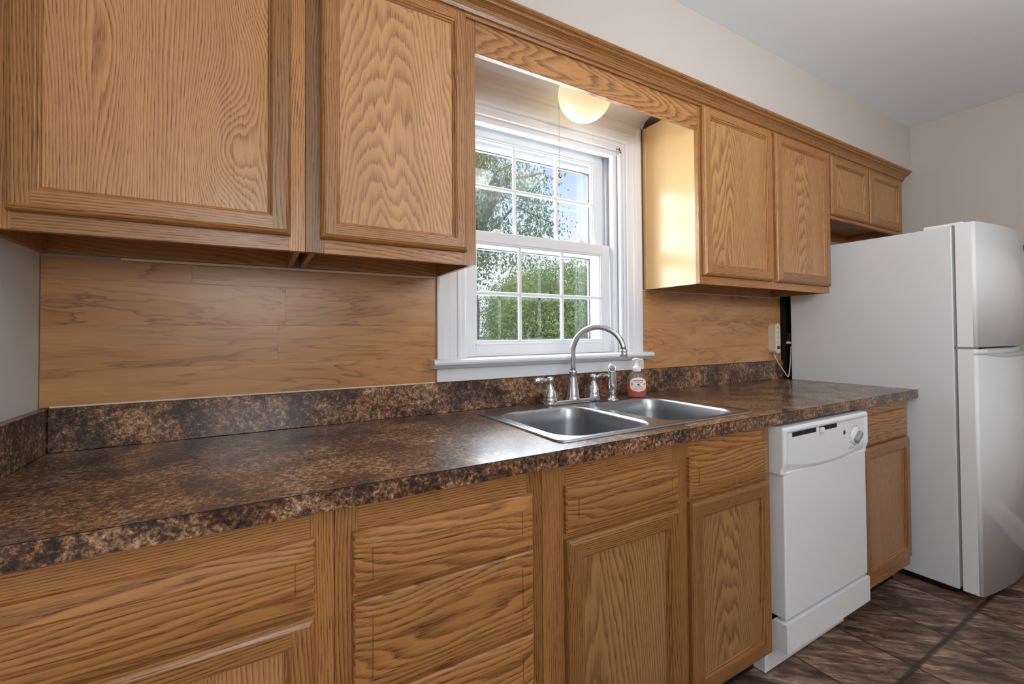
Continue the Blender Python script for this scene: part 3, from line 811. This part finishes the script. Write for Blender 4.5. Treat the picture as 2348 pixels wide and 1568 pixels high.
def decal(name, mat, fu, z0, z1, lift=0.0, nu=14, nz=10, par=None):
    p = P(); g_ = []
    for j in range(nz + 1):
        z = z0 + (z1 - z0) * j / nz; a, b = fu(j / nz)
        row = []
        for i in range(nu + 1):
            q = on_bottle(a + (b - a) * i / nu, z); row.append(p.bm.verts.new((q[0], q[1] - lift, q[2])))
        g_.append(row)
    for j in range(nz):
        for i in range(nu):
            f = p.bm.faces.new((g_[j][i], g_[j][i + 1], g_[j + 1][i + 1], g_[j + 1][i])); f.smooth = True
    orient(p); return p.done(name, mat, par or bb, fix=False)
def oval(w, e=.5): return lambda t: (-w * (1 - abs(2 * t - 1) ** 3) ** e, w * (1 - abs(2 * t - 1) ** 3) ** e)
lab = decal('label_sticker', LABEL, oval(.034), .022, .084)
decal('print', ORANGE_L, lambda t: (-.033 + .004 * abs(2 * t - 1) * 2, -.020 - .008 * abs(2 * t - 1)), .046, .066, .0004, par=lab)
decal('print', ORANGE_L, lambda t: (.018 + .010 * abs(2 * t - 1), .034 - .003 * abs(2 * t - 1)), .050, .061, .0004, par=lab)
decal('print', BLUE, lambda t: (-.006 * math.sqrt(max(1e-4, 1 - (2 * t - 1) ** 2)), .006 * math.sqrt(max(1e-4, 1 - (2 * t - 1) ** 2))), .049, .057, .0005, par=lab)
for k, (w, z) in enumerate(((.022, .068), (.016, .062), (.014, .044), (.022, .038), (.018, .034))):
    x = -w
    kk = 0
    while x < w:
        ww = (.0035, .0025, .0045)[kk % 3]
        if k == 0: decal('print', REDP, lambda t, x=x, ww=ww: (x, x + ww), z, z + .0048, .0005, 2, 1, par=lab)
        else: decal('print', BLUE if k == 1 else REDP, lambda t, x=x, ww=ww: (x, x + ww), z, z + .0016, .0005, 2, 1, par=lab)
        x += ww + (.0014 if k == 0 else .001); kk += 1
p = P(); p.lathe((bx, by, zr + .108), [(.0165, 0), (.0175, .002), (.0175, .018), (.015, .021), (.0085, .023), (.0075, .040), (.0085, .044), (.0085, .048), (0, .049)], 24); pm = p.done('pump', PUMP, bt)
p = P()
vd = Vector((.86, -.5, 0)).normalized()
a = Vector((bx, by, zr + .158))
p.lathe((bx, by, zr + .150), [(.0070, 0), (.0075, .006), (.012, .010), (.0125, .013), (.010, .0150), (0, .0155)], 20)
p.tube([a + vd * .006, a + vd * .016, a + vd * .024, a + vd * .028 + Vector((0, 0, -.003))], [.0055, .0050, .0042, .0036], 12)
p.tube([a - vd * .006, a - vd * .014, a - vd * .019], [.005, .0045, .003], 12)
p.done('pump_head', PUMP, pm)

# ------------------------------------------------------------------ dishwasher
dw = thing('dishwasher', 'white built-in dishwasher under the countertop', 'dishwasher', (2.3, -.35, 0))
X0, X1 = 1.996, 2.608
p = P(); p.box(2.004, 2.600, -.565, -.02, .10, .868); p.done('tub', DGREY, dw)
def heightfield(p, x0, x1, z0, z1, fn, yback, nx=70, nz=44):
    V = [[p.bm.verts.new((x0 + (x1 - x0) * i / nx, fn(x0 + (x1 - x0) * i / nx, z0 + (z1 - z0) * j / nz), z0 + (z1 - z0) * j / nz)) for i in range(nx + 1)] for j in range(nz + 1)]
    for j in range(nz):
        for i in range(nx):
            f = p.bm.faces.new((V[j][i], V[j][i + 1], V[j + 1][i + 1], V[j + 1][i])); f.smooth = True
    bd = [V[0][i] for i in range(nx + 1)] + [V[j][nx] for j in range(1, nz + 1)] + [V[nz][i] for i in range(nx - 1, -1, -1)] + [V[j][0] for j in range(nz - 1, 0, -1)]
    bk = [p.bm.verts.new((v.co.x, yback, v.co.z)) for v in bd]
    n = len(bd)
    for i in range(n): p.bm.faces.new((bd[i], bk[i], bk[(i + 1) % n], bd[(i + 1) % n]))
    p.bm.faces.new(bk)
def sst(a, b, x):
    t = max(0, min(1, (x - a) / (b - a))); return t * t * (3 - 2 * t)
def ctl(x, z):
    y = -.660
    e = min(x - X0, X1 - x, .866 - z); y += .008 * (1 - sst(0, .010, e)) ** 2           # rounded rim
    ins = sst(.016, .026, x - X0) * sst(.016, .026, X1 - x) * sst(.015, .021, .866 - z)
    y += .006 * ins
    za = .716 + .030 * ((x - 2.302) / .306) ** 2
    k = sst(0, .004, za - z)
    y += min(.0075, max(0, za - z) * .30) * k
    return y
p = P(); heightfield(p, X0, X1, .706, .866, ctl, -.57, 110, 70); cp = p.done('control_panel', APPL, dw)
yv = -.6535
for a, b in ((2.055, 2.213), (2.236, 2.364)):
    p = P(); p.box(a, b, yv - .0008, yv + .01, .829, .845); v_ = p.done('vent', BLACK, cp)
    p = P(); p.box(a, b, yv - .0012, yv, .829, .8306); p.box(a + .07, a + .074, yv - .0014, yv, .832, .842); p.done('vent_louver', DGREY, v_)
p = P(); p.box(2.236, 2.258, yv - .010, yv, .822, .842, bev=.004, seg=3); p.done('latch', PUMP, cp)
p = P(); dc = (2.506, yv + .001, .777)
p.lathe(dc, [(.034, 0), (.034, .004), (.031, .007), (.0, .007)], 36, axis=(0, -1, 0)); dl = p.done('dial', PUMP, cp)
p = P(); p.box(-.010, .010, -.022, -.004, -.027, .027, bev=.006, seg=3)
bmesh.ops.rotate(p.bm, cent=(0, 0, 0), matrix=Matrix.Rotation(.9, 3, 'Y'), verts=p.bm.verts[:]); bmesh.ops.translate(p.bm, vec=dc, verts=p.bm.verts[:])
p.done('dial_grip', GREYP, dl)
p = P()
p.lathe((2.419, yv - .0002, .803), [(.009, 0), (.009, .0010), (0, .0010)], 20, axis=(0, -1, 0)); em = p.done('emblem', DGREY, cp)
p = P()
p.lathe((2.419, yv - .0010, .803), [(.0066, 0), (.0066, .0008), (.0052, .0008)], 20, axis=(0, -1, 0), cap=False)
p.done('emblem_mark', GREYP, em)
for k, t in enumerate((205, 180, 155, 132, 112, 92, 70, 40, 15, -18, -50)):
    rr_ = .044; t = math.radians(t); x, z = dc[0] + rr_ * math.cos(t), dc[2] + rr_ * math.sin(t)
    w = .010 if k % 3 else .014
    p = P(); p.box(x - w / 2, x + w / 2, yv - .0006, yv, z - .0011, z + .0011); p.done('dial_mark', INK, cp)
p = P()
for k in range(5): p.box(2.445 + k * .011, 2.453 + k * .011, yv - .0006, yv, .734, .7358); p.box(2.452 + k * .010, 2.459 + k * .010, yv - .0006, yv, .7395, .741)
p.done('printed_text', INK, cp)
p = P(); p.box(2.008, 2.600, -.650, -.575, .214, .712, bev=.005, seg=3); p.done('door', APPL, dw)
p = P(); p.extrude([(-.655, .106), (-.655, .203), (-.610, .203), (-.585, .175), (-.585, .106)], 2.000, 2.604); p.done('access_panel', APPL, dw)
p = P(); p.box(1.990, 2.545, -.585, -.568, .004, .100, bev=.002); p.box(1.990, 2.004, -.568, -.50, .004, .10); p.done('toe_panel', APPL, dw)
p = P(); p.lathe((1.9898, -.576, .078), [(.006, 0), (.006, .0012), (0, .0012)], 12, axis=(-1, 0, 0)); p.done('screw', BLACK, dw)
p = P(); p.box(2.004, 2.600, -.60, -.57, .18, .21); p.done('seal', BLACK, dw)

# ------------------------------------------------------------------ refrigerator
fr = thing('refrigerator', 'tall white top-freezer refrigerator at the right end of the counter', 'refrigerator', (3.556, -.45, 0))
FX0, FX1 = 3.179, 3.935
p = P(); p.box(FX0, FX1, -.765, -.062, .035, 1.664, bev=.004, seg=2); p.done('body', FRIDGE, fr)
p = P(); p.box(FX0 + .001, 3.92, -.028, -.004, .2, 1.655); p.box(3.30, 3.80, -.0625, -.027, .2, 1.6); o = p.done('gap_shade_panel', BLACK, fr); o['label'] = 'added black panel standing in for shade in the gap'  # black sheet added so the unlit gap beside the wall reads dark
p = P(); p.box(FX0 + .006, FX1 - .006, -.777, -.763, .05, 1.108); p.box(FX0 + .006, FX1 - .006, -.777, -.763, 1.120, 1.660); p.done('gasket', GREYP, fr)
p = P(); p.box(FX0 + .02, FX1 - .02, -.76, -.66, .012, .036); p.box(FX0 + .03, FX1 - .03, -.70, -.12, .0, .036); p.done('base_grille', BLACK, fr)
def dplan(off=0.0, n=26, x0=FX0, x1=FX1):
    pts = [(x0, -.7765)]
    if x0 == FX0: pts += [(FX0, -.828)] + [(FX0 + .013 * (1 - math.cos(PI / 2 * k / 5)), -.828 - .013 * math.sin(PI / 2 * k / 5)) for k in range(1, 6)]
    xm = (FX0 + FX1) / 2; hw = (FX1 - FX0) / 2 - .013
    for k in range(n + 1):
        x = max(x0, FX0 + .013) + (min(x1, FX1 - .013) - max(x0, FX0 + .013)) * k / n
        y = -.841 - .034 * (1 - ((x - xm) / hw) ** 2) + off
        if not (x0 == FX0 and k == 0): pts.append((x, y))
    if x1 == FX1: pts += [(FX1 - .013 + .013 * math.sin(PI / 2 * k / 5), -.828 - .013 * math.cos(PI / 2 * k / 5)) for k in range(1, 6)]
    pts.append((x1, -.7765))
    return pts
def door_block(name, z0, z1, scoop=False):
    p = P()
    if not scoop: fs = p.extrude(dplan(), z0, z1, axis='z')
    else:
        fs = p.extrude(dplan(), z0, z1 - .026, axis='z')
        fs += p.extrude(dplan(x1=3.262), z1 - .026, z1, axis='z')
        fs += p.extrude(dplan(off=.022, x0=3.262, x1=FX1 - .014), z1 - .026, z1, axis='z')
    for f in fs: f.smooth = abs(f.normal.z) < .5 and abs(f.normal.y) > .02 and len(f.verts) == 4 and f.calc_area() < .2 and f.calc_center_median().y < -.829
    return p.done(name, APPL, fr)
frz = door_block('freezer_door', 1.119, 1.672)
frd = door_block('refrigerator_door', .036, 1.109, True)
p = P(); xs = [3.262 + (3.90 - 3.262) * k / 20 for k in range(21)]
def fy(x): return -.841 - .034 * (1 - ((x - (FX0 + FX1) / 2) / ((FX1 - FX0) / 2 - .013)) ** 2)
for a, b in zip(xs, xs[1:]):
    t0, t1 = (a - 3.262), (b - 3.262)
    z0a = 1.083 - .012 * min(1, t0 / .12); z0b = 1.083 - .012 * min(1, t1 / .12)
    p.face([(a, fy(a) - .001, z0a), (b, fy(b) - .001, z0b), (b, fy(b) - .007, 1.0845), (a, fy(a) - .007, 1.0845)], smooth=True)
    p.face([(a, fy(a) - .007, 1.0845), (b, fy(b) - .007, 1.0845), (b, fy(b) + .0, 1.086), (a, fy(a) + .0, 1.086)], smooth=True)
o = p.done('handle', APPL, frd); o['label'] = 'scooped pull handle along the door top'
p = P(); p.box(FX0 + .02, FX0 + .09, -.80, -.66, 1.664, 1.682, bev=.006, seg=3); p.done('hinge_cover', APPL, fr)
p = P(); p.box(FX0 + .10, FX0 + .13, -.60, -.57, 1.662, 1.67); p.done('top_bumper', APPL, fr)
p = P(); p.box(FX0 + .004, FX0 + .06, -.83, -.77, 1.1095, 1.1185); p.done('hinge', GREYP, fr)
p = P(); p.lathe((3.812, fy(3.812) - .0005, 1.607), [(.020, -.002), (.020, .002), (.016, .003), (0, .003)], 28, axis=(.06, -1, 0)); bd_ = p.done('badge', GREYP, frz)
p = P(); p.tube([(3.800, fy(3.8) - .004, 1.597), (3.803, fy(3.8) - .004, 1.612), (3.810, fy(3.81) - .004, 1.620), (3.814, fy(3.81) - .004, 1.610), (3.816, fy(3.82) - .004, 1.598), (3.824, fy(3.82) - .004, 1.610)], .0014, 8); p.done('badge_mark', DGREY, bd_)

# ------------------------------------------------------------------ power strip and the leads behind the refrigerator
ps = thing('power_strip', 'cream power strip mounted upright on the plank backsplash beside the refrigerator', 'power strip', (3.065, -.03, 1.06))
px0, px1, pz0, pz1 = 3.040, 3.090, 1.066, 1.240
def capsule(x0, x1, z0, z1, n=8):
    r_ = (x1 - x0) / 2; cx = (x0 + x1) / 2
    return [(cx + r_ * math.cos(PI * k / n), z1 - r_ + r_ * math.sin(PI * k / n)) for k in range(n + 1)] + [(cx - r_ * math.cos(PI * k / n), z0 + r_ - r_ * math.sin(PI * k / n)) for k in range(n + 1)]
p = P(); fs = p.extrude(capsule(px0, px1, pz0, pz1), -.050, -.0088, axis='y')
bd2 = p.done('housing', CREAM, ps)
p = P(); fs = p.extrude(capsule(px0 + .004, px1 - .004, pz0 + .004, pz1 - .004), -.0520, -.050, axis='y'); p.done('face_plate', CREAM, bd2)
for k in range(4):
    z = 1.214 - k * .028
    p = P()
    p.lathe((3.065, -.0521, z - .008), [(.0028, 0), (.0028, .0006), (0, .0006)], 10, axis=(0, -1, 0)); p.box(3.0565, 3.0585, -.0527, -.0521, z - .003, z + .006); p.box(3.0715, 3.0735, -.0527, -.0521, z - .003, z + .006)
    p.done('outlet', INK, ps)
p = P(); p.box(3.054, 3.082, -.0528, -.0518, 1.092, 1.110); sw = p.done('switch_frame', BLACK, ps)
p = P(); p.box(3.064, 3.081, -.0560, -.0526, 1.0935, 1.1085, bev=.002); o = p.done('switch', RED, sw); o['label'] = 'red rocker switch'
p = P()
def bez(P0, P1, P2, P3, n=16):
    out = []
    for k in range(n + 1):
        t = k / n; out.append(tuple((1 - t) ** 3 * a + 3 * (1 - t) ** 2 * t * b + 3 * (1 - t) * t * t * c_ + t ** 3 * d for a, b, c_, d in zip(P0, P1, P2, P3)))
    return out
pts = bez((3.058, -.030, 1.070), (3.06, -.032, 1.03), (3.12, -.035, .99), (3.1765, -.040, .925)) + bez((3.1765, -.040, .925), (3.1835, -.045, .918), (3.187, -.052, .98), (3.194, -.0525, 1.105))[1:]
p.tube(pts, .0034, 10); p.done('cord', CREAM, ps)
pl = thing('power_plug', 'black plug with a white collar in the dark gap behind the refrigerator', 'plug', (3.205, -.02, 1.11))
p = P(); p.box(3.184, 3.228, -.0555, -.0285, 1.135, 1.185, bev=.004); p.done('plug_body', BLACK, pl)
p = P(); p.box(3.182, 3.234, -.0565, -.0285, 1.118, 1.134, bev=.004); p.done('plug_collar', CREAM, pl)
p = P(); p.tube(bez((3.212, -.040, 1.12), (3.212, -.040, 1.05), (3.21, -.040, 1.0), (3.21, -.040, .60)), .005, 10); p.done('lead', BLACK, pl)

# ------------------------------------------------------------------ globe lamp under the soffit
lp = thing('globe_light', 'glowing frosted globe lamp with a pull chain above the window', 'lamp', (1.560, -.165, 2.192))
gx, gy, gz, gr = 1.560, -.165, 2.121, .104
p = P(); p.lathe((gx, gy, gz), [(gr * math.sin(t), -gr * math.cos(t)) for t in [PI * k / 22 for k in range(0, 16)]] + [(.06, .071)], 36, cap=False); p.done('shade', SHADE, lp)
p = P(); p.lathe((gx, gy, 2.1915), [(.062, 0), (.066, -.004), (.066, -.020), (.058, -.024)], 32); p.done('fitter', WHITE, lp)
p = P()
cx, cy = 1.506, -.068
z = 2.165
p.tube([(1.53, cy - .05, 2.182), (1.515, cy - .02, 2.182), (cx, cy, 2.16)], .0022, 8)
while z > 1.846:
    bmesh.ops.create_icosphere(p.bm, subdivisions=1, radius=.0019, matrix=Matrix.Translation((cx, cy, z))); z -= .0046
ch = p.done('pull_chain', GREYP, lp)
p = P(); p.lathe((cx, cy, 1.812), [(0, 0), (.006, .001), (.0095, .007), (.0088, .013), (.005, .019), (.0048, .023), (.0075, .028), (.0075, .034), (.004, .036)], 16); p.done('pull_knob', STEEL, ch)
pl_ = bpy.data.lights.new('added_globe_fill', 'POINT'); pl_.energy = 0.5; pl_.color = (1, .95, .87); pl_.shadow_soft_size = .06  # added point light outside and below the shade, brightens the cabinet side
po = bpy.data.objects.new('added_globe_fill', pl_); COL.objects.link(po); po.location = (1.66, -.165, 1.99)

# ------------------------------------------------------------------ garden outside
p = P(); p.box(-25, 60, .4, 70, -.75, -.55); o = p.done('lawn', GRASS); o['kind'] = 'structure'
def tree(name, label, x, y, h, cr, leafm, n, size, drop=0.0, seed=1, cz=None, zsq=1.0, cone=False, trunk=.12, group=None):
    rg = random.Random(seed)
    t = thing(name, label, 'tree', (x, y, -.55), group)
    p = P(); cz = cz or h * .62
    p.tube([(x, y, -.56), (x + .1, y, h * .3), (x - .05, y + .05, h * .6), (x, y, h * .92)], [trunk, trunk * .8, trunk * .5, .02], 10); tr = p.done('trunk', BARK, t)
    V, F = [], []
    p = P()
    cl_ = []
    if cone:
        for k in range(int(n / 40)):
            q = rg.random() ** .8; zz = .3 + (h - .3) * q; rr_ = cr * (1 - q) * rg.uniform(.4, 1.0); a = rg.uniform(0, 2 * PI)
            cl_.append((x + rr_ * math.cos(a), y + rr_ * math.sin(a), zz - rr_ * .25, .35 + .3 * (1 - q)))
    else:
        for k in range(int(n / 60)):
            while True:
                u = Vector((rg.uniform(-1, 1), rg.uniform(-1, 1), rg.uniform(-1, 1)))
                if .25 < u.length < 1: break
            cl_.append((x + u.x * cr, y + u.y * cr, cz + u.z * cr * zsq, cr * rg.uniform(.12, .26)))
        for q in cl_[::5]: p.tube([(x, y, cz - cr * .5), ((x + q[0]) / 2, (y + q[1]) / 2, (cz + q[2]) / 2 + .2), q[:3]], [trunk * .3, trunk * .15, .01], 6)
    if not cone: p.done('branches', BARK, t)
    for k in range(n):
        q = cl_[k % len(cl_)]
        d = Vector((rg.gauss(0, 1), rg.gauss(0, 1), rg.gauss(0, .8))) * q[3] * .55
        if drop: d.z -= abs(rg.gauss(0, drop))
        ce = Vector(q[:3]) + d
        ax = Vector((rg.gauss(0, 1), rg.gauss(0, 1), rg.gauss(0, 1) - (1.6 if drop else 0))).normalized(); bx_ = ax.orthogonal().normalized()
        bx_ = Matrix.Rotation(rg.uniform(0, 6.28), 3, ax) @ bx_
        sz = size * rg.uniform(.6, 1.3)
        i = len(V)
        V += [tuple(ce - ax * sz), tuple(ce + bx_ * sz * .42), tuple(ce + ax * sz), tuple(ce - bx_ * sz * .42)]
        F.append((i, i + 1, i + 2, i + 3))
    me = bpy.data.meshes.new('foliage'); og = Vector((x, y, -.55))
    me.from_pydata([tuple(Vector(v) - og) for v in V], [], F); me.materials.append(leafm)
    o = bpy.data.objects.new('foliage', me); COL.objects.link(o); o.parent = t
    return t
tree('garden_tree', 'nearest tree with drooping leafy branches at the left of the window view', 3.5, 5.2, 5.2, 1.6, LEAF1, 15000, .032, .18, 3, 3.25, .66)
tree('garden_tree', 'rust-tinged tree top behind the nearest tree in the upper left panes', 4.6, 9.5, 8.0, 2.0, LEAF4, 12000, .05, .1, 4, 5.9, .9)
tree('garden_tree', 'broad yellow-green tree filling the middle of the lower panes', 14.5, 18.0, 5.4, 3.9, LEAF2, 48000, .08, 0, 5, 2.0, .72)
tree('garden_tree', 'green tree behind and left of the broad yellow-green tree', 9.0, 24.0, 6.6, 3.4, LEAF1, 24000, .09, 0, 6, 2.9, .85)
tree('garden_tree', 'tall green tree seen between the broad yellow-green tree and the conifer', 20.5, 30.0, 6.5, 4.0, LEAF1, 30000, .10, 0, 12, 2.6, .8)
tree('conifer_tree', 'blue-green conifer at the right of the lower panes', 23.0, 22.0, 6.0, 2.2, LEAF3, 16000, .1, 0, 8, cone=True)
tree('conifer_tree', 'small blue-green conifer behind the taller one, far right', 30.5, 27.0, 5.4, 2.3, LEAF3, 12000, .1, 0, 9, cone=True)
sh = thing('shed', 'long low white roofed building far across the lawn', 'building', (17, 42, -.55))
p = P(); p.box(17, 27, 40, 44, -.55, .85); p.done('wall', WHITE, sh)
p = P(); p.extrude([(39.6, .85), (42, 1.4), (44.4, .85)], 16.7, 27.3); p.done('roof', ROAD, sh)
